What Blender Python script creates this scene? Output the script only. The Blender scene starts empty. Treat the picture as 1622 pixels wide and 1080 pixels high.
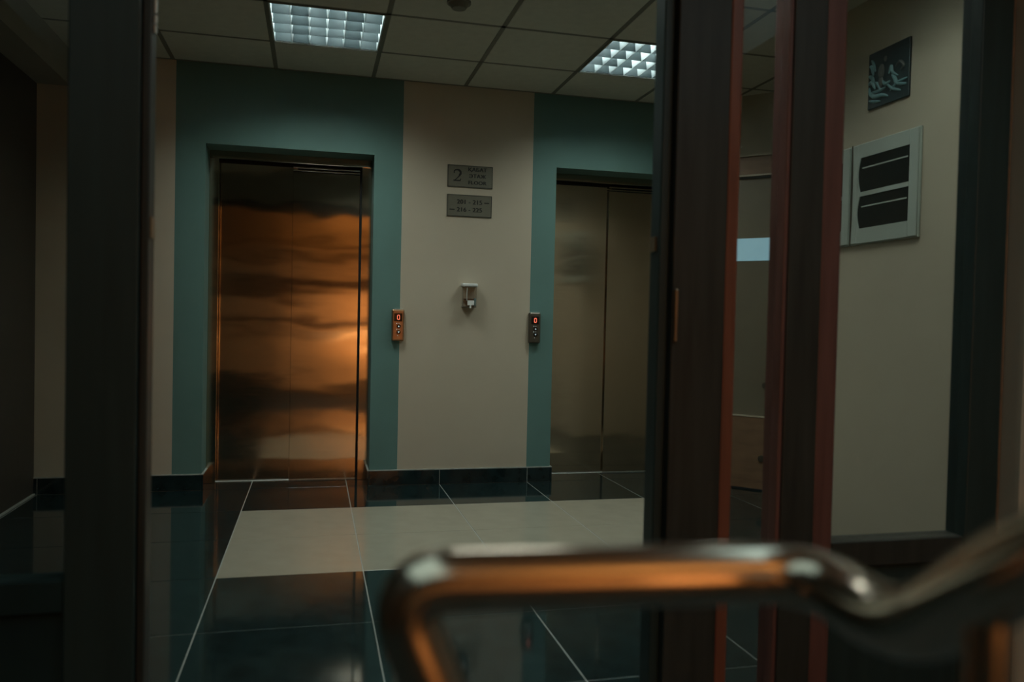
import bpy, bmesh, math, random
from mathutils import Vector, Matrix
random.seed(7)
PI = math.pi
SC = bpy.context.scene
COL = SC.collection

# ------------------------------------------------------------------ camera
F_PX, YAW, PITCH, ROLL = 1282.7, 0.2398, 0.0235, 0.0219
CAM = Vector((0.0, -5.307, 1.084))
fw = Vector((math.sin(YAW) * math.cos(PITCH), math.cos(YAW) * math.cos(PITCH), -math.sin(PITCH)))
rt = Vector((math.cos(YAW), -math.sin(YAW), 0))
up = rt.cross(fw)
r2 = rt * math.cos(ROLL) + up * math.sin(ROLL)
u2 = up * math.cos(ROLL) - rt * math.sin(ROLL)
cd = bpy.data.cameras.new('camera')
cam = bpy.data.objects.new('camera', cd)
COL.objects.link(cam)
cam.matrix_world = Matrix(((r2.x, u2.x, -fw.x, CAM.x), (r2.y, u2.y, -fw.y, CAM.y), (r2.z, u2.z, -fw.z, CAM.z), (0, 0, 0, 1)))
cd.sensor_width = 36.0
cd.lens = F_PX / 1622 * 36
cd.clip_start = 0.02
cd.dof.use_dof = True
cd.dof.focus_distance = 5.3
cd.dof.aperture_fstop = 2.2
SC.camera = cam

# ------------------------------------------------------------------ view, world
SC.view_settings.view_transform = 'Standard'
SC.view_settings.look = 'None'
SC.view_settings.gamma = 1.0
SC.view_settings.use_curve_mapping = False
SC.view_settings.exposure = 0.0
w = bpy.data.worlds.new('world'); SC.world = w; w.use_nodes = True
w.node_tree.nodes['Background'].inputs['Color'].default_value = (0.02, 0.03, 0.035, 1)
w.node_tree.nodes['Background'].inputs['Strength'].default_value = 1.0
SC.cycles.use_denoising = True
SC.cycles.max_bounces = 10
SC.cycles.sample_clamp_indirect = 4.0


def area(name, loc, rot, sx, sy, power, col, spread=PI):
    l = bpy.data.lights.new(name, 'AREA'); l.shape = 'RECTANGLE'; l.size = sx; l.size_y = sy
    l.energy = power; l.color = col; l.spread = spread
    o = bpy.data.objects.new(name, l); o.location = loc; o.rotation_euler = rot; COL.objects.link(o)
    return o


H = 2.63                                   # height of the suspended ceiling
XC, YC = -0.257, -0.52                     # ceiling grid origin
FIX = [(XC + 0.3, YC - 0.3), (XC + 2.1, YC - 0.3), (XC + 2.1, YC - 2.1), (XC + 0.9, YC - 2.1)]
FIX_W = [6.2, 5.3, 2.3, 4.2]
for (fx, fy), fwatt in zip(FIX, FIX_W):                         # light leaving the louvred office lamps, two of them out of view
    area('ceiling_lamp_light', (fx, fy, H - 0.035), (0, 0, 0), 0.52, 0.52, fwatt, (0.93, 1.0, 0.90), math.radians(142))
# warm lights added behind the camera for the lift doors and handrail to reflect
area('warm_reflection_fill', (1.10, -7.3, 0.85), (math.radians(-90), 0, 0), 0.7, 1.2, 20.0, (1.0, 0.46, 0.16))
area('warm_landing_fill', (0.8, -7.7, 1.9), (math.radians(150), 0, 0), 0.5, 0.2, 20.0, (1.0, 0.45, 0.14), math.radians(120))
# cool fill lights added out of view to lift the dark posts
area('cool_landing_fill', (-0.85, -5.5, 2.6), (0, 0, 0), 1.3, 3.2, 6.5, (0.70, 1.0, 0.95), math.radians(150))
area('cool_landing_fill', (1.65, -4.9, 2.6), (0, 0, 0), 1.3, 1.6, 7.0, (0.66, 0.98, 1.0), math.radians(150))


# ------------------------------------------------------------------ materials
def mat(name, col, rough=0.6, metal=0.0, spec=0.5, var=0.0, vscale=8.0, bump=0.0, bscale=60.0, emit=None, estr=0.0, aniso=0.0,
        stretch=None, rvar=0.0):
    m = bpy.data.materials.new(name); m.use_nodes = True
    nt = m.node_tree; b = nt.nodes['Principled BSDF']
    b.inputs['Base Color'].default_value = (*col, 1)
    b.inputs['Roughness'].default_value = rough
    b.inputs['Metallic'].default_value = metal
    b.inputs['Specular IOR Level'].default_value = spec
    if emit:
        b.inputs['Emission Color'].default_value = (*emit, 1); b.inputs['Emission Strength'].default_value = estr
    tc = nt.nodes.new('ShaderNodeTexCoord'); mp = nt.nodes.new('ShaderNodeMapping')
    nt.links.new(tc.outputs['Object'], mp.inputs[0])
    if stretch: mp.inputs['Scale'].default_value = stretch
    if var or rvar:
        n = nt.nodes.new('ShaderNodeTexNoise'); n.inputs['Scale'].default_value = vscale; n.inputs['Detail'].default_value = 5
        nt.links.new(mp.outputs[0], n.inputs['Vector'])
    if var:
        r = nt.nodes.new('ShaderNodeMapRange')
        r.inputs['From Min'].default_value = 0.3; r.inputs['From Max'].default_value = 0.7
        r.inputs['To Min'].default_value = 1 - var; r.inputs['To Max'].default_value = 1 + var
        nt.links.new(n.outputs['Fac'], r.inputs['Value'])
        mx = nt.nodes.new('ShaderNodeVectorMath'); mx.operation = 'SCALE'
        mx.inputs[0].default_value = col
        nt.links.new(r.outputs[0], mx.inputs['Scale']); nt.links.new(mx.outputs[0], b.inputs['Base Color'])
    if rvar:
        r = nt.nodes.new('ShaderNodeMapRange')
        r.inputs['To Min'].default_value = max(0, rough - rvar); r.inputs['To Max'].default_value = rough + rvar
        nt.links.new(n.outputs['Fac'], r.inputs['Value']); nt.links.new(r.outputs[0], b.inputs['Roughness'])
    if bump:
        n2 = nt.nodes.new('ShaderNodeTexNoise'); n2.inputs['Scale'].default_value = bscale; n2.inputs['Detail'].default_value = 3
        nt.links.new(mp.outputs[0], n2.inputs['Vector'])
        bp = nt.nodes.new('ShaderNodeBump'); bp.inputs['Strength'].default_value = bump; bp.inputs['Distance'].default_value = 0.01
        nt.links.new(n2.outputs['Fac'], bp.inputs['Height']); nt.links.new(bp.outputs[0], b.inputs['Normal'])
    return m


def steel_mat(name, col, rough, wob):
    """brushed lift-door steel: vertical grain that smears reflections sideways, sheet slightly wavy"""
    m = bpy.data.materials.new(name); m.use_nodes = True
    nt = m.node_tree; N = nt.nodes; L = nt.links; b = N['Principled BSDF']
    b.inputs['Base Color'].default_value = (*col, 1); b.inputs['Metallic'].default_value = 1.0
    b.inputs['Roughness'].default_value = rough
    tc = N.new('ShaderNodeTexCoord')
    def noise(scale, sx, sy, sz, det):
        mp = N.new('ShaderNodeMapping'); mp.inputs['Scale'].default_value = (sx, sy, sz)
        n = N.new('ShaderNodeTexNoise'); n.inputs['Scale'].default_value = scale; n.inputs['Detail'].default_value = det
        L.new(tc.outputs['Object'], mp.inputs[0]); L.new(mp.outputs[0], n.inputs['Vector']); return n
    big = noise(2.0, 0.8, 1, 1.6, 1.5)
    b1 = N.new('ShaderNodeBump'); b1.inputs['Strength'].default_value = 1.0; b1.inputs['Distance'].default_value = wob
    L.new(big.outputs['Fac'], b1.inputs['Height']); L.new(b1.outputs[0], b.inputs['Normal'])
    b.inputs['Anisotropic'].default_value = 0.95
    tg = N.new('ShaderNodeCombineXYZ'); tg.inputs[0].default_value = 1.0; L.new(tg.outputs[0], b.inputs['Tangent'])
    sm = noise(30, 0.3, 1, 2.0, 4)
    r = N.new('ShaderNodeMapRange'); r.inputs['To Min'].default_value = rough * 0.7; r.inputs['To Max'].default_value = rough * 1.3
    L.new(sm.outputs['Fac'], r.inputs['Value']); L.new(r.outputs[0], b.inputs['Roughness'])
    return m


def glass_mat(name, tint, refl=0.06, rough=0.0):
    m = bpy.data.materials.new(name); m.use_nodes = True
    nt = m.node_tree; N = nt.nodes; L = nt.links
    N.remove(N['Principled BSDF'])
    t = N.new('ShaderNodeBsdfTransparent'); t.inputs[0].default_value = (*tint, 1)
    g = N.new('ShaderNodeBsdfGlossy'); g.inputs['Color'].default_value = (0.9, 0.95, 1, 1); g.inputs['Roughness'].default_value = rough
    mx = N.new('ShaderNodeMixShader'); mx.inputs[0].default_value = refl
    L.new(t.outputs[0], mx.inputs[1]); L.new(g.outputs[0], mx.inputs[2])
    L.new(mx.outputs[0], N['Material Output'].inputs[0])
    return m


M = dict(
    cream=mat('cream_paint', (0.53, 0.47, 0.36), 0.75, var=0.03, vscale=3, bump=0.08, bscale=180),
    teal=mat('teal_paint', (0.115, 0.225, 0.205), 0.7, var=0.04, vscale=3, bump=0.08, bscale=180),
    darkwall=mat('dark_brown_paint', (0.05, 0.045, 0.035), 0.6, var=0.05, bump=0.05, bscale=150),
    black_tile=mat('black_polished_tile', (0.011, 0.024, 0.025), 0.07, spec=0.6, var=0.35, vscale=14, bump=0.01, bscale=6),
    mat_tile=mat('matt_landing_tile', (0.03, 0.04, 0.04), 0.6, spec=0.3, var=0.2, vscale=14),
    pale_tile=mat('beige_polished_tile', (0.385, 0.36, 0.28), 0.12, spec=0.5, var=0.05, vscale=9),
    grout=mat('pale_grout', (0.36, 0.38, 0.35), 0.9, var=0.12, vscale=30),
    ceil=mat('mineral_ceiling_panel', (0.66, 0.66, 0.56), 0.95, var=0.04, vscale=20, bump=0.25, bscale=140),
    grid=mat('grey_grid_metal', (0.20, 0.20, 0.16), 0.6, var=0.04),
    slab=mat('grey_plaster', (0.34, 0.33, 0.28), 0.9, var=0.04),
    steel=steel_mat('brushed_lift_steel', (0.62, 0.54, 0.43), 0.11, 0.0042),
    jamb=mat('brushed_jamb_steel', (0.50, 0.43, 0.34), 0.13, 1.0, var=0.04, vscale=20),
    dark=mat('gap_shade_black', (0.006, 0.007, 0.007), 0.7, var=0.05),  # near-black that paints in the shade of the door gaps
    sill=mat('aluminium_sill', (0.75, 0.78, 0.76), 0.4, 0.7, var=0.08, vscale=40),
    sign=mat('dark_brushed_sign_plate', (0.17, 0.17, 0.13), 0.45, 0.3, var=0.06, vscale=30, stretch=(1, 1, 8)),
    ink=mat('black_engraving', (0.012, 0.014, 0.012), 0.6, var=0.03),
    copper=mat('bronze_call_box', (0.50, 0.30, 0.17), 0.3, 0.85, var=0.05, vscale=30),
    gunmetal=mat('dark_call_box', (0.13, 0.12, 0.095), 0.35, 0.7, var=0.05, vscale=30),
    plastic=mat('white_plastic', (0.78, 0.82, 0.80), 0.4, var=0.02),
    screen=mat('black_screen', (0.01, 0.006, 0.006), 0.2, var=0.03),
    led=mat('red_led', (0.3, 0.05, 0.03), 0.5, emit=(1.0, 0.20, 0.11), estr=0.85, var=0.01),
    ledw=mat('white_button_light', (0.6, 0.7, 0.7), 0.5, emit=(0.65, 0.85, 0.9), estr=0.35, var=0.01),
    wood=mat('dark_mahogany', (0.042, 0.044, 0.038), 0.42, spec=0.35, var=0.25, vscale=5, stretch=(6, 6, 0.5)),
    wood_blue=mat('black_stained_wood', (0.026, 0.046, 0.044), 0.42, spec=0.4, var=0.15, vscale=5, stretch=(6, 6, 0.5)),
    bead=mat('red_mahogany_bead', (0.25, 0.085, 0.050), 0.35, spec=0.4, var=0.2, vscale=5, stretch=(6, 6, 0.5)),
    matt_black=mat('matt_black_wood', (0.022, 0.040, 0.040), 0.9, spec=0.05, var=0.15, vscale=5),
    beadd=mat('dull_mahogany_bead', (0.17, 0.075, 0.062), 0.4, spec=0.4, var=0.2, vscale=5, stretch=(6, 6, 0.5)),
    brown=mat('brown_wood', (0.24, 0.14, 0.08), 0.45, var=0.2, vscale=6, stretch=(1, 1, 4)),
    glass=glass_mat('tinted_pane', (0.83, 0.83, 0.81), 0.02),
    clear=glass_mat('clear_plastic', (0.93, 0.94, 0.94), 0.08, 0.05),
    smoked=mat('smoked_window', (0.010, 0.013, 0.012), 0.18, spec=0.4, var=0.05),
    boxwhite=mat('grey_white_box_plastic', (0.46, 0.52, 0.47), 0.45, var=0.02),
    railm=mat('polished_rail_steel', (0.66, 0.56, 0.46), 0.17, 1.0, var=0.03, vscale=12, bump=0.02, bscale=9),
    brass=mat('worn_brass', (0.35, 0.26, 0.17), 0.35, 0.8, var=0.1, vscale=40),
    louv=mat('bright_louvre', (0.88, 0.93, 0.94), 0.35, 0.2, var=0.03, vscale=20),  # louvre metal whitened so the lengthwise blades look lit
    louvx=mat('shaded_cross_louvre', (0.016, 0.028, 0.030), 0.5, 0.2, var=0.05, vscale=20),  # same louvre metal, its dim look put into a near-black colour
    tube=mat('fluorescent_tube', (0.9, 0.95, 0.95), 0.4, emit=(0.85, 1.0, 0.97), estr=20.0, var=0.01),
    lit=mat('pale_blue_emitter', (0.3, 0.4, 0.45), 0.4, emit=(0.16, 0.31, 0.37), estr=0.95, var=0.04, vscale=12),
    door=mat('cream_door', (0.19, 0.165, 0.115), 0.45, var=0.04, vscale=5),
    relief=mat('teal_relief', (0.20, 0.37, 0.39), 0.4, var=0.15, vscale=30),
    reliefd=mat('dark_teal_plaque', (0.022, 0.042, 0.046), 0.5, var=0.1, vscale=20),
    reliefg=mat('grey_relief_figure', (0.11, 0.12, 0.11), 0.5, var=0.1, vscale=30),
    warmwall=mat('ochre_landing_wall', (0.62, 0.46, 0.30), 0.8, var=0.05, vscale=2),
    board=mat('dark_board', (0.045, 0.028, 0.02), 0.6, var=0.1),
    bulb=mat('warm_bulb', (1, 0.7, 0.4), 0.4, emit=(1.0, 0.50, 0.18), estr=25.0, var=0.01),
)


# ------------------------------------------------------------------ mesh helpers
class MB:
    def __init__(s): s.bm = bmesh.new(); s.mats = []
    def mi(s, m):
        if m not in s.mats: s.mats.append(m)
        return s.mats.index(m)
    def box(s, x0, x1, y0, y1, z0, z1, m, bev=0.0, seg=2):
        b = bmesh.new(); bmesh.ops.create_cube(b, size=1.0)
        for v in b.verts:
            v.co = Vector(((x0 + x1) / 2 + v.co.x * (x1 - x0), (y0 + y1) / 2 + v.co.y * (y1 - y0), (z0 + z1) / 2 + v.co.z * (z1 - z0)))
        if bev: bmesh.ops.bevel(b, geom=b.edges[:], offset=bev, segments=seg, affect='EDGES', profile=0.5)
        s.add(b, m, False); return s
    def add(s, b, m, smooth=True):
        i = s.mi(m); vm = {}
        for v in b.verts: vm[v] = s.bm.verts.new(v.co)
        for f in b.faces:
            try: nf = s.bm.faces.new([vm[v] for v in f.verts])
            except ValueError: continue
            nf.material_index = i; nf.smooth = smooth
        b.free()
    def poly(s, pts, m, axis='z', a=0.0, b=0.01):
        """prism from a 2D outline. axis z: (x,y); y: (x,z); x: (y,z)"""
        def P(u, v, t): return (u, v, t) if axis == 'z' else (u, t, v) if axis == 'y' else (t, u, v)
        i = s.mi(m); n = len(pts)
        lo = [s.bm.verts.new(P(u, v, a)) for u, v in pts]; hi = [s.bm.verts.new(P(u, v, b)) for u, v in pts]
        fs = [s.bm.faces.new(lo), s.bm.faces.new(hi)]
        for k in range(n): fs.append(s.bm.faces.new([lo[k], lo[(k + 1) % n], hi[(k + 1) % n], hi[k]]))
        for f in fs: f.material_index = i
        return s
    def tube(s, pts, r, m, seg=14, cap=True):
        pts = [Vector(p) for p in pts]; n = len(pts); i = s.mi(m)
        rs = r if isinstance(r, (list, tuple)) else [r] * n
        t0 = (pts[1] - pts[0]).normalized()
        nrm = t0.orthogonal().normalized(); rings = []
        for k in range(n):
            t = (pts[min(k + 1, n - 1)] - pts[max(k - 1, 0)]).normalized()
            nrm = (nrm - t * nrm.dot(t)).normalized(); bn = t.cross(nrm)
            rings.append([s.bm.verts.new(pts[k] + (nrm * math.cos(a) + bn * math.sin(a)) * rs[k]) for a in [2 * PI * q / seg for q in range(seg)]])
        for k in range(n - 1):
            for q in range(seg):
                f = s.bm.faces.new([rings[k][q], rings[k][(q + 1) % seg], rings[k + 1][(q + 1) % seg], rings[k + 1][q]])
                f.smooth = True; f.material_index = i
        if cap:
            for rg in (rings[0], rings[-1]):
                f = s.bm.faces.new([s.bm.verts.new(v.co) for v in rg]); f.material_index = i
        return s
    def cyl(s, c, r, h, m, axis='z', seg=24, r2=None):
        c = Vector(c); d = {'x': Vector((1, 0, 0)), 'y': Vector((0, 1, 0)), 'z': Vector((0, 0, 1))}[axis]
        return s.tube([c, c + d * h], [r, r if r2 is None else r2], m, seg)
    def ball(s, c, rx, ry, rz, m):
        b = bmesh.new(); bmesh.ops.create_uvsphere(b, u_segments=16, v_segments=10, radius=1)
        for v in b.verts: v.co = Vector((c[0] + v.co.x * rx, c[1] + v.co.y * ry, c[2] + v.co.z * rz))
        s.add(b, m); return s
    def mesh(s, name):
        bmesh.ops.recalc_face_normals(s.bm, faces=s.bm.faces[:])
        me = bpy.data.meshes.new(name); s.bm.to_mesh(me); s.bm.free()
        for m in s.mats: me.materials.append(M[m])
        return me
    def build(s, name, parent=None, origin=None):
        if origin is not None:
            o3 = Vector(origin); bmesh.ops.translate(s.bm, verts=s.bm.verts[:], vec=-o3)
        o = bpy.data.objects.new(name, s.mesh(name)); COL.objects.link(o)
        if parent: o.parent = parent
        if origin is not None: o.location = o3
        return o


def empty(name, loc, label=None, cat=None, group=None, rz=0.0):
    o = bpy.data.objects.new(name, None); o.location = loc; o.rotation_euler = (0, 0, rz); o.empty_display_size = 0.1
    COL.objects.link(o); tag(o, label, cat, group); return o


def tag(o, label=None, cat=None, group=None, kind=None):
    if label: o['label'] = label
    if cat: o['category'] = cat
    if group: o['group'] = group
    if kind: o['kind'] = kind
    return o


def struct(o, label=None, cat=None): return tag(o, label, cat, None, 'structure')


def inst(name, me, parent, loc):
    o = bpy.data.objects.new(name, me); COL.objects.link(o); o.parent = parent; o.location = loc; return o


def text(name, body, size, loc, m, parent, sx=1.0, bold=0.0, align='LEFT', rot=(PI / 2, 0, 0), depth=0.0006):
    cu = bpy.data.curves.new(name, 'FONT'); cu.body = body; cu.size = size; cu.offset = bold; cu.extrude = depth
    cu.align_x = align; cu.align_y = 'CENTER'; cu.space_character = 1.05
    t = bpy.data.objects.new(name + '_tmp', cu); COL.objects.link(t)
    dg = bpy.context.evaluated_depsgraph_get(); dg.update()
    me = bpy.data.meshes.new_from_object(t.evaluated_get(dg))
    COL.objects.unlink(t); bpy.data.objects.remove(t)
    me.materials.clear(); me.materials.append(M[m])
    me.transform(Matrix.Diagonal((sx, 1, 1, 1)))
    bmx = bmesh.new(); bmx.from_mesh(me)
    vs, fs = [v.co.copy() for v in bmx.verts], [[v.index for v in f.verts] for f in bmx.faces]
    bmx.free()
    V, Fc = [], []
    for k, (dx, dy) in enumerate([(0, 0), (.0016, 0), (-.0016, 0), (0, .0007)]):
        o_ = len(V); V += [(p.x + dx, p.y + dy, p.z + .00003 * k) for p in vs]; Fc += [[i + o_ for i in f] for f in fs]
    me = bpy.data.meshes.new(name); me.from_pydata(V, [], Fc); me.materials.append(M[m])
    me.transform(Matrix.Rotation(rot[0], 4, 'X'))
    o = bpy.data.objects.new(name, me); COL.objects.link(o); o.parent = parent; o.location = loc
    o['kind'] = 'stuff'
    return o


# ------------------------------------------------------------------ room shell
TOP = 2.80
O1 = (-0.665, 0.360)          # lift openings
O2 = (1.583, 2.608)
OH = 2.14
T1 = (-0.838, 0.541)          # teal painted fields
T2 = (1.416, 2.65)
b = MB()
b.box(-1.75, T1[0], 0, 0.3, 0, TOP, 'cream')
b.box(T1[0], O1[0], 0, 0.3, 0, TOP, 'teal')
b.box(O1[0], O1[1], 0, 0.3, OH, TOP, 'teal')
b.box(O1[1], T1[1], 0, 0.3, 0, TOP, 'teal')
b.box(T1[1], T2[0], 0, 0.3, 0, TOP, 'cream')
b.box(T2[0], O2[0], 0, 0.3, 0, TOP, 'teal')
b.box(O2[0], O2[1], 0, 0.3, OH, TOP, 'teal')
b.box(O2[1], 2.75, 0, 0.3, 0, TOP, 'teal')
struct(b.build('wall_front'), 'cream wall with two teal painted fields around the lift openings', 'wall')

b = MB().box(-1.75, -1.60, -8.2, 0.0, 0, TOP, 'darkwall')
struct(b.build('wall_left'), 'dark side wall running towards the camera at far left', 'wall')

# angled corner wall with a door, right of the right-hand lift
AX, AY = 2.65, -0.235
ang = math.atan2(-0.724, 0.69)
b = MB()
b.box(0.0, 0.08, 0.0, 0.12, 0, TOP, 'cream')
b.box(0.08, 0.92, 0.0, 0.12, 2.09, TOP, 'cream')
b.box(0.92, 2.2, 0.0, 0.12, 0, TOP, 'cream')
wc = b.build('wall_corner'); wc.location = (AX, AY, 0); wc.rotation_euler = (0, 0, ang)
struct(wc, 'cream angled corner wall seen through the narrow pane', 'wall')
b = MB().box(2.65, 2.75, -0.235, 0.0, 0, TOP, 'cream')
struct(b.build('wall_return'), 'short wall return beside the right-hand lift', 'wall')

b = MB().box(2.5, 2.62, -3.2, -1.62, 0, TOP, 'cream').box(2.62, 4.6, -1.74, -1.62, 0, TOP, 'cream')
struct(b.build('wall_right'), 'cream side wall carrying the two electrical boxes', 'wall')
b = MB().box(2.02, 2.75, -3.36, -3.2, 0, TOP, 'cream')
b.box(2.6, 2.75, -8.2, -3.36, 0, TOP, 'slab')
struct(b.build('wall_right_near'), 'brown shaded wall end at the right edge of the view', 'wall')
b = MB().box(-1.75, 2.75, -8.2, -8.0, 0, TOP, 'warmwall')
struct(b.build('wall_back'), 'ochre landing wall behind the camera', 'wall')

b = MB().box(-1.75, 4.6, -8.2, 0.3, TOP, TOP + 0.1, 'slab')
ceiling = struct(b.build('ceiling'), 'suspended ceiling of square mineral panels', 'ceiling')
# ceiling panels: parts of the ceiling
pm = {}
def panel_mesh(wx, wy):
    k = (round(wx, 3), round(wy, 3))
    if k not in pm:
        pm[k] = MB().box(0.012, wx - 0.012, 0.012, wy - 0.012, 0.0, 0.014, 'ceil', 0.003, 1).mesh('ceiling_panel')
    return pm[k]
xs = [XC + 0.6 * i for i in range(-2, 8)]; xs = [-1.6] + [x for x in xs if x > -1.55]
ys = [0.0] + [YC - 0.6 * j for j in range(0, 7)]
for i in range(len(xs) - 1):
    for j in range(len(ys) - 1):
        x0, x1, y1, y0 = xs[i], xs[i + 1], ys[j], ys[j + 1]
        cx, cy = (x0 + x1) / 2, (y0 + y1) / 2
        if any(abs(cx - fx) < 0.1 and abs(cy - fy) < 0.1 for fx, fy in FIX): continue
        inst('ceiling_panel', panel_mesh(x1 - x0, y1 - y0), ceiling, (x0, y0, H))
for x in xs[1:]:
    inst('grid_bar', MB().box(-0.012, 0.012, ys[-1], 0, 0.001, 0.03, 'grid').mesh('grid_bar'), ceiling, (x, 0, H))
for y in ys[1:]:
    inst('grid_bar', MB().box(xs[0], xs[-1], -0.012, 0.012, 0.001, 0.03, 'grid').mesh('grid_bar'), ceiling, (0, y, H))
inst('edge_angle', MB().box(xs[0], 2.75, -0.02, 0.0, -0.001, 0.03, 'grid').mesh('edge_angle'), ceiling, (0, 0, H))
# bulkhead along the left wall
struct(MB().box(-1.60, -1.42, -3.2, 0.0, 2.42, H, 'slab').build('trim_1'), 'dark boxed bulkhead along the left wall under the ceiling', 'trim')

# floor: grout bed with single tiles
b = MB().box(-1.75, 4.6, -8.2, 0.6, -0.12, -0.0015, 'grout')
floor = struct(b.build('floor'), 'polished floor of black tiles with a beige tile band', 'floor')
X0 = -0.379
tm = {}
def tile_mesh(wx, wy, m):
    k = (round(wx, 3), round(wy, 3), m)
    if k not in tm:
        tm[k] = MB().box(0.0022, wx - 0.0022, 0.0022, wy - 0.0022, -0.006, 0.0, m, 0.0008, 1).mesh('floor_tile')
    return tm[k]
txs = [-1.6] + [X0 + 0.6 * i for i in range(-2, 8)]
tys = [0.0 - 0.6 * j for j in range(0, 10)]
for i in range(len(txs) - 1):
    for j in range(len(tys) - 1):
        x0, x1, y1, y0 = txs[i], txs[i + 1], tys[j], tys[j + 1]
        if x0 > 3.0 and j > 3: continue
        pale = j in (1, 2) and -0.4 < x0 < 1.95
        inst('floor_tile', tile_mesh(x1 - x0, y1 - y0, 'pale_tile' if pale else 'black_tile' if j < 6 else 'mat_tile'), floor, (x0, y0, 0))
inst('landing_floor_tile', MB().box(-1.6, 2.6, -8.0, tys[-1] - 0.0022, -0.006, 0, 'mat_tile').mesh('landing_floor_tile'), floor, (0, 0, 0))
# tiles inside the two lift recesses
for (a, c) in (O1, O2):
    cuts = [a] + [x for x in txs if a + 0.02 < x < c - 0.02] + [c]
    for q in range(len(cuts) - 1):
        inst('floor_tile', tile_mesh(cuts[q + 1] - cuts[q], 0.255, 'black_tile'), floor, (cuts[q], 0.0, 0))

# skirting of black tiles with a pale joint on top
def skirting(name, x0, x1, joints, label, retl=False, retr=False):
    e = struct(empty(name, (x0, 0, 0)), label, 'skirting')
    cuts = [x0] + [j for j in joints if x0 < j < x1] + [x1]
    for q in range(len(cuts) - 1):
        MB().box(cuts[q] + 0.0018, cuts[q + 1] - 0.0018, -0.012, -0.0005, 0.002, 0.096, 'black_tile', 0.001, 1).build('skirting_tile', None).parent = e
    for o in [c for c in COL.objects if c.parent == e]: o.location = (-x0, 0, 0)
    g = MB().box(x0, x1, -0.011, -0.0003, 0.096, 0.102, 'grout').box(x0, x1, -0.009, -0.0003, 0.0, 0.002, 'grout')
    for j in cuts[1:-1]: g.box(j - 0.0018, j + 0.0018, -0.0105, -0.0003, 0, 0.1, 'grout')
    if retr:
        g.box(x1, x1 + 0.012, -0.011, 0.2, 0.096, 0.102, 'grout')
        MB().box(x1 + 0.0005, x1 + 0.012, -0.012, 0.2, 0.002, 0.096, 'black_tile', 0.001, 1).build('skirting_tile', e, None).location = (-x0, 0, 0)
    if retl:
        g.box(x0 - 0.012, x0, -0.011, 0.2, 0.096, 0.102, 'grout')
        MB().box(x0 - 0.012, x0 - 0.0005, -0.012, 0.2, 0.002, 0.096, 'black_tile', 0.001, 1).build('skirting_tile', e, None).location = (-x0, 0, 0)
    o = g.build('joint', e); o.location = (-x0, 0, 0)
    return e
JO = [X0 + 0.6 * i for i in range(-3, 6)]
skirting('baseboard_left', -1.6, O1[0], JO, 'black tile skirting left of the left-hand lift', retr=True)
skirting('baseboard_middle', O1[1], O2[0], JO, 'black tile skirting between the two lifts', retl=True, retr=True)
struct(MB().box(-1.6, -1.588, -3.2, -0.013, 0.0, 0.008, 'grout').build('baseboard_side'), 'pale joint along the foot of the dark side wall', 'skirting')

# ------------------------------------------------------------------ lifts
def lift(ox, seam, label):
    """ox = left edge of opening. Parts are built in lift-local coordinates (x from the opening's left edge)."""
    W = O1[1] - O1[0]
    e = empty('elevator', (ox, 0, 0), label, 'elevator', 'lifts in the front wall')
    MB().box(0.0, 0.058, 0.20, 0.29, 0, 2.09, 'steel', 0.002, 1).build('door_jamb', e)
    MB().box(W - 0.065, W, 0.20, 0.29, 0, 2.09, 'steel', 0.002, 1).build('door_jamb', e)
    MB().box(0.0, W, 0.20, 0.29, 2.09, OH, 'jamb', 0.002, 1).build('header', e)
    l = MB().box(0.060, seam + 0.03, 0.272, 0.290, 0.008, 2.075, 'steel', 0.0015, 1).build('door_leaf', e)
    r = MB().box(seam, W - 0.076, 0.250, 0.268, 0.008, 2.045, 'steel', 0.0015, 1).build('door_leaf', e)
    MB().box(seam, W - 0.076, 0.247, 0.262, 2.050, 2.059, 'jamb', 0.001, 1).box(seam, W - 0.076, 0.247, 0.262, 2.068, 2.078, 'jamb', 0.001, 1).build('door_track', e)
    MB().box(0.055, W - 0.066, 0.292, 0.299, 0.0, 2.10, 'dark').box(W - 0.0755, W - 0.0655, 0.25, 0.291, 0.0, 2.09, 'dark').build('painted_shaft_shade', e)  # black strips stand in for the shade in the door gaps
    MB().box(0.055, W - 0.066, 0.256, 0.299, -0.004, 0.003, 'sill', 0.001, 1).box(seam, W - 0.078, 0.2565, 0.2715, 0.0032, 0.0075, 'sill').build('sill', e)
    return e
lift(O1[0], 0.515, 'stainless steel lift with orange reflections, left of the floor signs')
lift(O2[0], 0.475, 'darker stainless steel lift, partly hidden behind the mahogany post')

# ------------------------------------------------------------------ signs
def plate(x0, x1, z0, z1, label):
    e = empty('wall_sign', ((x0 + x1) / 2, 0, z0), label, 'sign', 'engraved floor signs')
    c = (x0 + x1) / 2
    MB().box(x0 - c, x1 - c, -0.006, -0.0005, 0, z1 - z0, 'sign', 0.0015, 1).build('plate', e)
    W, Hh = x1 - x0, z1 - z0
    g = MB(); t = 0.003
    g.box(-W / 2 + .003, W / 2 - .003, -0.0068, -0.006, 0.003, 0.003 + t, 'ink').box(-W / 2 + .003, W / 2 - .003, -0.0068, -0.006, Hh - .003 - t, Hh - .003, 'ink')
    g.box(-W / 2 + .003, -W / 2 + .003 + t, -0.0068, -0.006, 0.006, Hh - .006, 'ink').box(W / 2 - .003 - t, W / 2 - .003, -0.0068, -0.006, 0.006, Hh - .006, 'ink')
    g.build('border', e)
    return e
s1 = plate(0.835, 1.140, 1.965, 2.112, 'upper engraved sign with large number 2 and three words for floor')
YT = -0.0072
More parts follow.
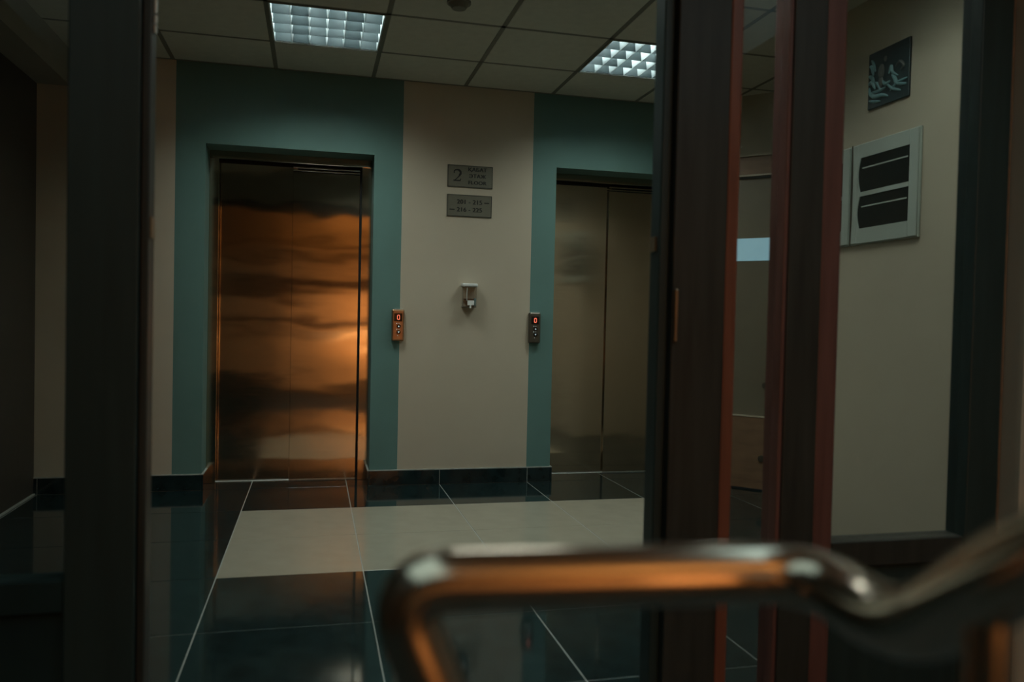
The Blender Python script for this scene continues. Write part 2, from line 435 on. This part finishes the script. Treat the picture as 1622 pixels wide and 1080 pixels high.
# large serif 2, drawn as an outline of varying stroke width
def big_two(parent, cx, z0, h, wd):
    cl = []
    for k in range(15):                                   # bowl
        a = math.radians(165 - k * 15); cl.append((0.5 + 0.40 * math.cos(a), 0.72 + 0.26 * math.sin(a), 0.035 + 0.065 * max(0, math.cos(a)) + 0.02))
    cl += [(0.72, 0.44, 0.06), (0.52, 0.27, 0.045), (0.34, 0.14, 0.04), (0.2, 0.05, 0.035)]
    L, R = [], []
    for k, (x, z, t) in enumerate(cl):
        a = cl[max(k - 1, 0)]; c = cl[min(k + 1, len(cl) - 1)]
        d = Vector((c[0] - a[0], c[1] - a[1])).normalized(); n = Vector((-d.y, d.x))
        L.append((x + n.x * t, z + n.y * t)); R.append((x - n.x * t, z - n.y * t))
    m = MB()
    for k in range(len(L) - 1):
        q = [L[k], L[k + 1], R[k + 1], R[k]]
        m.poly([(cx + (x - .5) * wd, z0 + z * h) for x, z in q], 'ink', 'y', YT, -0.006)
    m.poly([(cx + (x - .5) * wd, z0 + z * h) for x, z in [(0.08, 0.0), (0.9, 0.0), (0.97, 0.24), (0.9, 0.24), (0.82, 0.11), (0.08, 0.1)]], 'ink', 'y', YT, -0.006)
    m.ball((cx + (0.16 - .5) * wd, -0.006, z0 + 0.74 * h), 0.075 * wd, 0.0012, 0.06 * h, 'ink')
    m.build('numeral', parent)
big_two(s1, -0.088, 0.040, 0.076, 0.058)
for k, wd in enumerate(['ҚАБАТ', 'ЭТАЖ', 'FLOOR']):
    text('lettering', wd, 0.033, (0.048, YT + .0006, 0.119 - k * 0.043), 'ink', s1, 1.12, 0.0, 'CENTER')
s2 = plate(0.835, 1.138, 1.772, 1.918, 'lower engraved sign with two rows of room numbers')
text('lettering', '201 - 215', 0.040, (0.0, YT + .0006, 0.097), 'ink', s2, 1.05, 0.0, 'CENTER')
text('lettering', '216 - 225', 0.040, (0.0, YT + .0006, 0.046), 'ink', s2, 1.05, 0.0, 'CENTER')
MB().box(0.098, 0.132, YT, -0.006, 0.094, 0.100, 'ink').build('dash', s2)
MB().box(-0.134, -0.100, YT, -0.006, 0.043, 0.049, 'ink').build('dash', s2)

# ------------------------------------------------------------------ call boxes
def callbox(xc, m, label, shade):
    z0, Wd, Hh = 0.944, 0.080, 0.206
    e = empty('lift_call_box', (xc, 0, z0), label, 'call box', 'lift call boxes')
    MB().box(-Wd / 2, Wd / 2, -0.036, -0.0005, 0, Hh, m, 0.010, 4).build('housing', e)
    MB().box(-Wd / 2 + .008, Wd / 2 - .008, -0.034, -0.002, Hh - 0.001, Hh + 0.002, 'sill', 0.0008, 1).build('top_trim', e)
    s = MB().box(-0.026, 0.026, -0.0375, -0.0355, 0.128, 0.180, 'screen', 0.0006, 1).build('display', e)
    # seven segment 0
    d = MB(); w0, h0, t = 0.0095, 0.0165, 0.0042
    cx, cz = 0.002, 0.154
    out = [(-w0, -h0 + .005), (-w0 + .005, -h0), (w0 - .005, -h0), (w0, -h0 + .005), (w0, h0 - .005), (w0 - .005, h0), (-w0 + .005, h0), (-w0, h0 - .005)]
    inn = [((abs(x) - t) * (1 if x > 0 else -1), (abs(z) - t) * (1 if z > 0 else -1)) for x, z in out]
    for k in range(8):
        q = [out[k], out[(k + 1) % 8], inn[(k + 1) % 8], inn[k]]
        d.poly([(cx + x, cz + z) for x, z in q], 'led', 'y', -0.0385, -0.0372)
    o = d.build('digit', s)
    for k, zc in enumerate((0.096, 0.058)):
        bt = MB().cyl((0.004, -0.0395, zc), 0.0135, 0.004, 'screen', 'y').build('button', e)
        sg = 1 if k == 0 else -1
        MB().poly([(0.004 - .006, zc - sg * .0045), (0.004 + .006, zc - sg * .0045), (0.004, zc + sg * .006)], 'ledw', 'y', -0.0402, -0.0394).build('arrow', bt)
        MB().ball((-0.008, -0.0368, zc + 0.018), .0028, .0016, .0028, 'ledw').ball((0.006, -0.0368, zc + 0.018), .0022, .0016, .0020, 'ledw').build('marker_light', e)
    MB().ball((-0.002, -0.0368, 0.036), .0022, .0016, .0020, 'ledw').build('marker_light', e)
    return e
callbox(0.527, 'copper', 'bronze lift call box beside the left-hand lift showing a red 0', 0)
callbox(1.446, 'gunmetal', 'dark grey lift call box beside the right-hand lift showing a red 0', 0)

# ------------------------------------------------------------------ wall dispenser
e = empty('wall_dispenser', (0.990, 0, 1.175), 'small clear wall dispenser with a white lid, between the two lifts', 'dispenser')
MB().box(-0.052, 0.052, -0.075, -0.001, 0.134, 0.156, 'plastic', 0.008, 3).build('lid', e)
MB().box(-0.046, 0.046, -0.012, -0.001, 0.0, 0.134, 'plastic', 0.003, 1).build('back_plate', e).data.materials[0] = M['cream']
MB().box(-0.045, 0.045, -0.066, -0.0615, 0.004, 0.134, 'clear').box(-0.045, -0.041, -0.061, -0.0125, 0.004, 0.134, 'clear').box(0.041, 0.045, -0.061, -0.0125, 0.004, 0.134, 'clear').build('clear_cover', e)
MB().box(-0.045, 0.045, -0.066, -0.001, 0.0, 0.004, 'gunmetal', 0.001, 1).build('base', e)
MB().tube([(-0.018, -0.067, 0.13), (-0.020, -0.067, 0.09), (-0.019, -0.067, 0.04)], 0.0016, 'plastic', 8).build('feed_tube', e)
MB().box(-0.016, 0.028, -0.074, -0.066, 0.012, 0.044, 'plastic', 0.003, 2).build('pump', e)
MB().tube([(0.004, -0.070, 0.014), (0.004, -0.070, -0.006)], 0.006, 'plastic', 10).build('nozzle', e)
MB().box(0.030, 0.044, -0.060, -0.015, 0.006, 0.060, 'relief', 0.002, 1).box(-0.038, 0.028, -0.055, -0.015, 0.045, 0.056, 'gunmetal', 0.002, 1).build('cartridge', e)

# ------------------------------------------------------------------ ceiling lamps
def ceiling_lamp(fx, fy, label):
    e = empty('ceiling_lamp', (fx, fy, H), label, 'lamp', 'louvred ceiling lamps')
    S = 0.288
    MB().box(-S, S, -S, S, 0.095, 0.10, 'louv').box(-S, -S + .004, -S, S, 0.0, 0.095, 'louv').box(S - .004, S, -S, S, 0.0, 0.095, 'louv') \
        .box(-S + .004, S - .004, -S, -S + .004, 0.0, 0.095, 'louv').box(-S + .004, S - .004, S - .004, S, 0.0, 0.095, 'louv').build('housing', e)
    MB().box(-.297, .297, -.297, -S, -0.004, 0.01, 'grid').box(-.297, .297, S, .297, -0.004, 0.01, 'grid') \
        .box(-.297, -S, -S, S, -0.004, 0.01, 'grid').box(S, .297, -S, S, -0.004, 0.01, 'grid').build('frame', e)
    n = 6; step = 2 * (S - .006) / n
    for k in range(n + 1):                          # blades running front to back, thicker at the top
        x = -S + .006 + k * step
        MB().poly([(x - .0012, 0.001), (x + .0012, 0.001), (x + .008, 0.057), (x - .008, 0.057)] if 0 < k < n else
                  [(x - .001, 0.001), (x + .001, 0.001), (x + .0015, 0.057), (x - .0015, 0.057)], 'louv', 'y', -S + .004, S - .004).build('louvre_blade', e)
    r = 4; st = 2 * (S - .006) / r
    for k in range(r + 1):
        y = -S + .006 + k * st
        g = MB()
        for q in range(n):
            x0 = -S + .006 + q * step + .002; x1 = x0 + step - .004
            g.poly([(y - .0010, 0.002), (y + .0010, 0.002), (y + .003, 0.054), (y - .003, 0.054)], 'louvx', 'x', x0, x1)
            g.box(x0, x1, y - .0035, y - .0011, 0.052, 0.056, 'louv')  # pale lip paints in the bright line along each cross blade
        g.build('cross_blade', e)
    for k in range(4):
        x = (k - 1.5) * 1.5 * step
        MB().cyl((x, -S + .02, 0.074), 0.010, 2 * S - .04, 'tube', 'y', 16).build('tube', e)
    return e
ceiling_lamp(*FIX[0], 'square louvred ceiling lamp above the left-hand lift')
ceiling_lamp(*FIX[2], 'louvred ceiling lamp near the side wall, above the picture')
ceiling_lamp(*FIX[3], 'louvred ceiling lamp over the doorway, above the picture')
ceiling_lamp(*FIX[1], 'square louvred ceiling lamp cut off by the mahogany post')

e = empty('smoke_detector', (0.657, -1.39, H), 'round dark smoke detector on the ceiling at the top edge', 'smoke detector')
MB().cyl((0, 0, -0.012), 0.058, 0.012, 'grid', 'z', 28).build('base', e)
MB().cyl((0, 0, -0.036), 0.034, 0.024, 'grid', 'z', 28, 0.050).build('sensor_cap', e)

# ------------------------------------------------------------------ angled door
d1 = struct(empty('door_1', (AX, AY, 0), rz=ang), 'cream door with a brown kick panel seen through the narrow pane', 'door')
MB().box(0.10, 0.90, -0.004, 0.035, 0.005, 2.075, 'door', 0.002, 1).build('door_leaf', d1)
MB().box(0.10, 0.90, -0.016, -0.0045, 0.010, 0.485, 'brown', 0.002, 1).build('kick_panel', d1)
MB().box(0.10, 0.90, -0.018, -0.0045, 0.486, 0.496, 'cream').build('kick_panel_edge', d1)
MB().box(0.03, 0.97, -0.030, -0.0005, 2.09, 2.215, 'brown', 0.003, 1).build('head_casing', d1)
MB().box(0.02, 0.98, -0.042, -0.0005, 2.2155, 2.228, 'cream').box(0.03, 0.97, -0.036, -0.0305, 2.084, 2.095, 'cream').build('casing_edge', d1)
MB().box(0.03, 0.095, -0.022, -0.0005, 0, 2.084, 'brown', 0.002, 1).box(0.905, 0.97, -0.022, -0.0005, 0, 2.084, 'brown', 0.002, 1).build('side_casing', d1)
MB().box(0.105, 0.405, -0.009, -0.0045, 1.526, 1.676, 'lit', 0.001, 1).build('pale_blue_panel', d1)  # pale blue rectangle with its own emission
MB().box(0.39, 0.50, -0.045, -0.035, 1.065, 1.078, 'sill', 0.003, 1).cyl((0.49, -0.04, 1.071), 0.01, 0.036, 'sill', 'y').build('lever_handle', d1)
MB().cyl((0.375, -0.012, 0.70), 0.022, 0.008, 'gunmetal', 'y').build('rubber_bumper', d1)
MB().cyl((0.365, -0.024, 0.215), 0.022, 0.008, 'gunmetal', 'y').build('rubber_bumper', d1)

# ------------------------------------------------------------------ right wall: boxes, plaque (facing -x)
XR = 2.5
def distribution_box(yl, yr, label):
    """yl = far edge, yr = near edge"""
    z0, z1 = 1.483, 1.957
    W = yl - yr
    e = empty('electrical_box', (XR, (yl + yr) / 2, z0), label, 'electrical box', 'electrical boxes on the side wall')
    hw = W / 2; Hh = z1 - z0
    MB().box(-0.012, -0.0005, -hw, hw, 0, Hh, 'boxwhite', 0.004, 2).build('back_frame', e)
    # door with two dark windows, hinge side bulging
    f = MB()
    def bulge(t): return hw - 0.035 - 0.020 * (1 - (2 * t - 1) ** 2) * -1
    wy0, wy1 = -hw + 0.058, hw - 0.066
    rows = [(0.075, 0.225), (0.245, 0.405)]
    f.box(-0.020, -0.012, -hw + .006, wy0, .006, Hh - .006, 'boxwhite', 0.002, 1)
    f.box(-0.020, -0.012, wy1 + .018, hw - .006, .006, Hh - .006, 'boxwhite', 0.002, 1)
    f.box(-0.020, -0.012, wy0, wy1 + .018, .006, rows[0][0], 'boxwhite')
    f.box(-0.020, -0.012, wy0, wy1 + .018, rows[0][1], rows[1][0], 'boxwhite')
    f.box(-0.020, -0.012, wy0, wy1 + .018, rows[1][1], Hh - .006, 'boxwhite')
    for a, c in rows:                      # curved filler at the far side of each window
        pts = [(wy1 + .018, a)] + [(wy1 + .016 * math.sin(PI * k / 8), a + (c - a) * k / 8) for k in range(9)] + [(wy1 + .018, c)]
        f.poly(pts, 'boxwhite', 'x', -0.020, -0.012)
    dr = f.build('door', e)
    for a, c in rows:
        MB().box(-0.016, -0.0135, wy0, wy1 + .018, a, c, 'smoked').build('window', dr)
        MB().box(-0.0185, -0.0165, wy0 + .012, wy1 - .012, c - 0.052, c - 0.046, 'boxwhite').build('breaker_rail', dr)
    MB().poly([(hw - .001, 0.0)] + [(hw - .010 - .006 * math.sin(PI * k / 10), Hh * k / 10) for k in range(11)] + [(hw - .001, Hh)], 'gunmetal', 'x', -0.0206, -0.0202).build('hinge_gap', dr)
    return e
distribution_box(-1.912, -2.358, 'white framed electrical box with two dark windows, fully visible')
distribution_box(-1.452, -1.904, 'white electrical box mostly hidden behind the second mahogany post')

e = empty('wall_plaque', (XR, -2.138, 2.105), 'square dark teal relief plaque above the electrical box', 'plaque')
MB().box(-0.012, -0.0005, -0.134, 0.134, 0, 0.256, 'reliefd', 0.002, 1).build('panel', e)
def rtube(pts, r, m, name):
    n = len(pts); out = []
    for k in range(n - 1):
        p0, p1, p2, p3 = [pts[min(max(q, 0), n - 1)] for q in (k - 1, k, k + 1, k + 2)]
        for s in range(6):
            t = s / 6
            out.append(tuple(0.5 * ((2 * p1[c]) + (-p0[c] + p2[c]) * t + (2 * p0[c] - 5 * p1[c] + 4 * p2[c] - p3[c]) * t * t + (-p0[c] + 3 * p1[c] - 3 * p2[c] + p3[c]) * t ** 3) for c in (0, 1)))
    out.append(pts[-1])
    L = len(out); rr = [r * (0.3 + 0.7 * math.sin(PI * (k + .5) / L)) for k in range(L)]
    MB().tube([(-0.012, -(u - 0.134), v) for u, v in out], rr, m, 8).build(name, e)
# u runs from the far (left) edge of the plaque, v upward
for pts, r in [([(0.005, 0.115), (0.03, 0.12), (0.05, 0.085)], .010), ([(0.05, 0.115), (0.075, 0.095), (0.09, 0.065)], .010), ([(0.10, 0.11), (0.12, 0.09), (0.15, 0.095)], .009), ([(0.14, 0.13), (0.155, 0.16), (0.165, 0.13), (0.20, 0.105)], .008), ([(0.02, 0.225), (0.035, 0.205), (0.05, 0.165)], .008),
               ([(0.01, 0.20), (0.03, 0.185), (0.035, 0.15)], .010), ([(0.005, 0.155), (0.03, 0.14), (0.045, 0.11)], .010),
               ([(0.01, 0.10), (0.02, 0.07), (0.05, 0.05), (0.10, 0.045), (0.14, 0.03)], .011), ([(0.03, 0.075), (0.07, 0.07), (0.12, 0.075)], .008),
               ([(0.16, 0.12), (0.18, 0.10), (0.20, 0.07), (0.255, 0.055)], .010), ([(0.13, 0.085), (0.17, 0.055), (0.22, 0.035)], .008),
               ([(0.15, 0.05), (0.20, 0.075), (0.26, 0.08)], .007), ([(0.01, 0.04), (0.04, 0.03), (0.09, 0.02)], .008)]:
    rtube(pts, r, 'relief', 'relief_wave')
MB().ball((-0.012, 0.134 - 0.115, 0.205), .006, .010, .013, 'reliefg').ball((-0.012, 0.134 - 0.09, 0.155), .008, .020, .034, 'reliefg') \
    .ball((-0.012, 0.134 - 0.088, 0.105), .008, .016, .028, 'reliefg').build('relief_figure', e)
rtube([(0.18, 0.15), (0.21, 0.165), (0.235, 0.14), (0.215, 0.125)], .007, 'reliefg', 'relief_curl')

# ------------------------------------------------------------------ glazed partition
YF, YB = -3.30, -3.22
part = empty('glazed_partition', (0.9, -3.26, 0), 'dark mahogany glazed partition with a wide open doorway in the middle', 'partition')
def pb(name, bm, label=None):
    o = bm.build(name, part, (0.9, -3.26, 0)); o.location = (0, 0, 0)
    if label: o['label'] = label
    return o
ZT = 2.20
pb('post', MB().box(-0.544, -0.395, YF, YB, 0, ZT, 'wood_blue', 0.004, 2), 'black post left of the doorway')
pb('door_stop', MB().box(-0.3945, -0.376, YF + .02, YB + .01, 0, ZT, 'wood', 0.003, 1))
pb('post', MB().box(0.930, 1.085, YF, YB, 0, ZT, 'wood', 0.004, 2), 'dark mahogany post right of the doorway')
pb('door_stop', MB().box(0.900, 0.9295, YF + .025, YB + .008, 0, ZT, 'wood_blue', 0.003, 1))
pb('glazing_bead', MB().box(1.0855, 1.122, YF + .004, YB, 0, ZT, 'bead', 0.005, 2), 'red mahogany bead')
pb('glazing_bead', MB().box(1.262, 1.2745, YF + .004, YB, 0, ZT, 'beadd', 0.003, 2), 'dull red mahogany bead')
pb('post', MB().box(1.275, 1.380, YF, YB, 0, ZT, 'wood', 0.004, 2), 'second dark mahogany post')
pb('glazing_bead', MB().box(1.3805, 1.443, YF + .004, YB, 0, ZT, 'beadd', 0.005, 2), 'dull red mahogany bead')
pb('post', MB().box(1.893, 2.004, YF, YB, 0, ZT, 'wood_blue', 0.004, 2), 'black post beside the wall end')
pb('glazing_bead', MB().box(2.0045, 2.016, YF + .004, YB, 0, ZT, 'brown', 0.003, 1), 'brown bead')
pb('post', MB().box(-1.585, -1.46, YF, YB, 0, ZT, 'wood_blue', 0.004, 2))
pb('head_rail', MB().box(-1.585, 2.016, YF - .002, YB + .002, ZT, ZT + 0.14, 'wood', 0.004, 1))
pb('transom_panel', MB().box(-1.585, 2.016, YF + .02, YB - .015, ZT + 0.1405, 2.62, 'grid'))
pb('glass_pane', MB().box(1.124, 1.260, -3.262, -3.256, 0.05, ZT, 'glass'))
pb('glass_pane', MB().box(1.445, 1.891, -3.262, -3.256, 0.475, ZT, 'glass'))
pb('glass_pane', MB().box(-1.458, -0.546, -3.262, -3.256, 0.475, ZT, 'glass'))
pb('bottom_rail', MB().box(1.4445, 1.8925, YF + .005, YB, 0.40, 0.474, 'wood', 0.003, 1))
pb('lower_panel', MB().box(-1.459, -0.5445, YF + .02, YB - .015, 0.0, 0.3995, 'matt_black'))
pb('bottom_rail', MB().box(-1.459, -0.5445, YF + .005, YB, 0.40, 0.474, 'matt_black', 0.003, 1))
pb('lower_panel', MB().box(1.4445, 1.8925, YF + .02, YB - .015, 0.0, 0.3995, 'wood_blue'))
pb('bottom_rail', MB().box(1.1225, 1.2615, YF + .01, YB, 0.0, 0.0495, 'wood', 0.002, 1))
pb('strike_plate', MB().box(-0.3757, -0.3725, YF + .035, YB, 1.262, 1.312, 'brass', 0.0008, 1))
pb('hinge', MB().cyl((-0.372, YF + .05, 1.74), 0.0045, 0.018, 'sill', 'z').cyl((-0.372, YF + .05, 1.763), 0.0045, 0.018, 'sill', 'z').cyl((-0.372, YF + .05, 1.787), 0.0045, 0.03, 'sill', 'z'))
pb('strike_plate', MB().box(0.8955, 0.8995, YF + .045, YB, 1.285, 1.325, 'brass', 0.0008, 1))
pb('lock_plate', MB().box(0.934, 0.944, YF - .010, YF - .0005, 1.040, 1.182, 'brass', 0.003, 2))

# ------------------------------------------------------------------ handrail
def smooth(pts, r, n=8):
    """round the corners of a polyline"""
    P = [Vector(p) for p in pts]; out = [P[0]]
    for k in range(1, len(P) - 1):
        a = (P[k - 1] - P[k]); c = (P[k + 1] - P[k]); rr = min(r, a.length * .45, c.length * .45)
        a = P[k] + a.normalized() * rr; c = P[k] + c.normalized() * rr
        for q in range(n + 1):
            t = q / n; out.append(a * (1 - t) ** 2 + P[k] * 2 * t * (1 - t) + c * t * t)
    return out + [P[-1]]
hr = empty('handrail', (0.22, -4.72, 0), 'polished metal stair handrail in the blurred foreground', 'handrail')
def hb(name, bm):
    o = bm.build(name, hr, (0.22, -4.72, 0)); o.location = (0, 0, 0); return o
path = smooth([(0.135, -4.70, 0.022), (0.135, -4.70, 0.70), (0.060, -4.690, 0.884), (0.395, -4.728, 0.886), (0.398, -4.835, 0.874), (0.372, -4.960, 0.965), (0.355, -5.25, 1.14), (0.345, -5.62, 1.36)], 0.050, 10)
hb('rail_tube', MB().tube(path, 0.0248, 'railm', 28))
hb('floor_flange', MB().cyl((0.135, -4.70, 0.0), 0.045, 0.024, 'railm', 'z', 28, 0.030))
hb('baluster', MB().tube([(0.378, -4.925, 0.022), (0.378, -4.925, 0.925)], 0.0135, 'railm', 20))
hb('floor_flange', MB().cyl((0.378, -4.925, 0.0), 0.04, 0.024, 'railm', 'z', 28, 0.022))
hb('baluster', MB().tube([(0.345, -5.60, 0.022), (0.345, -5.60, 1.345)], 0.0135, 'railm', 20))

# ------------------------------------------------------------------ invented boards and lamps behind the camera, there only to be reflected
e = empty('reflection_boards', (0.5, -8.0, 0), 'unseen dark boards added to band the reflections in the lift doors', 'reflection helper')
for z0, z1 in [(0.79, 0.85), (0.96, 1.11), (1.47, 1.74), (2.0, 2.07), (2.30, 2.34)]:
    MB().box(-1.9, 1.6, 0.0005, 0.03, z0, z1, 'board', 0.003, 1).build('board', e)
e = empty('added_landing_lamp', (0.80, -8.0, 0.72), 'low warm lamp added behind the camera for its reflection', 'lamp')
MB().cyl((0, 0.0005, 0), 0.05, 0.02, 'brass', 'y').tube([(0, 0.02, 0), (0, 0.10, 0), (0, 0.13, 0.03)], 0.008, 'brass', 10).build('bracket', e)
MB().ball((0, 0.13, 0.065), 0.035, 0.035, 0.04, 'bulb').build('bulb', e)
e = empty('added_landing_lamp', (2.1, -8.0, 1.98), 'warm lamp added behind the camera for its highlight on the handrail', 'lamp')
MB().cyl((0, 0.0005, 0), 0.05, 0.02, 'brass', 'y').tube([(0, 0.02, 0), (0, 0.10, 0), (0, 0.13, 0.03)], 0.008, 'brass', 10).build('bracket', e)
MB().ball((0, 0.13, 0.065), 0.035, 0.035, 0.04, 'bulb').build('bulb', e)
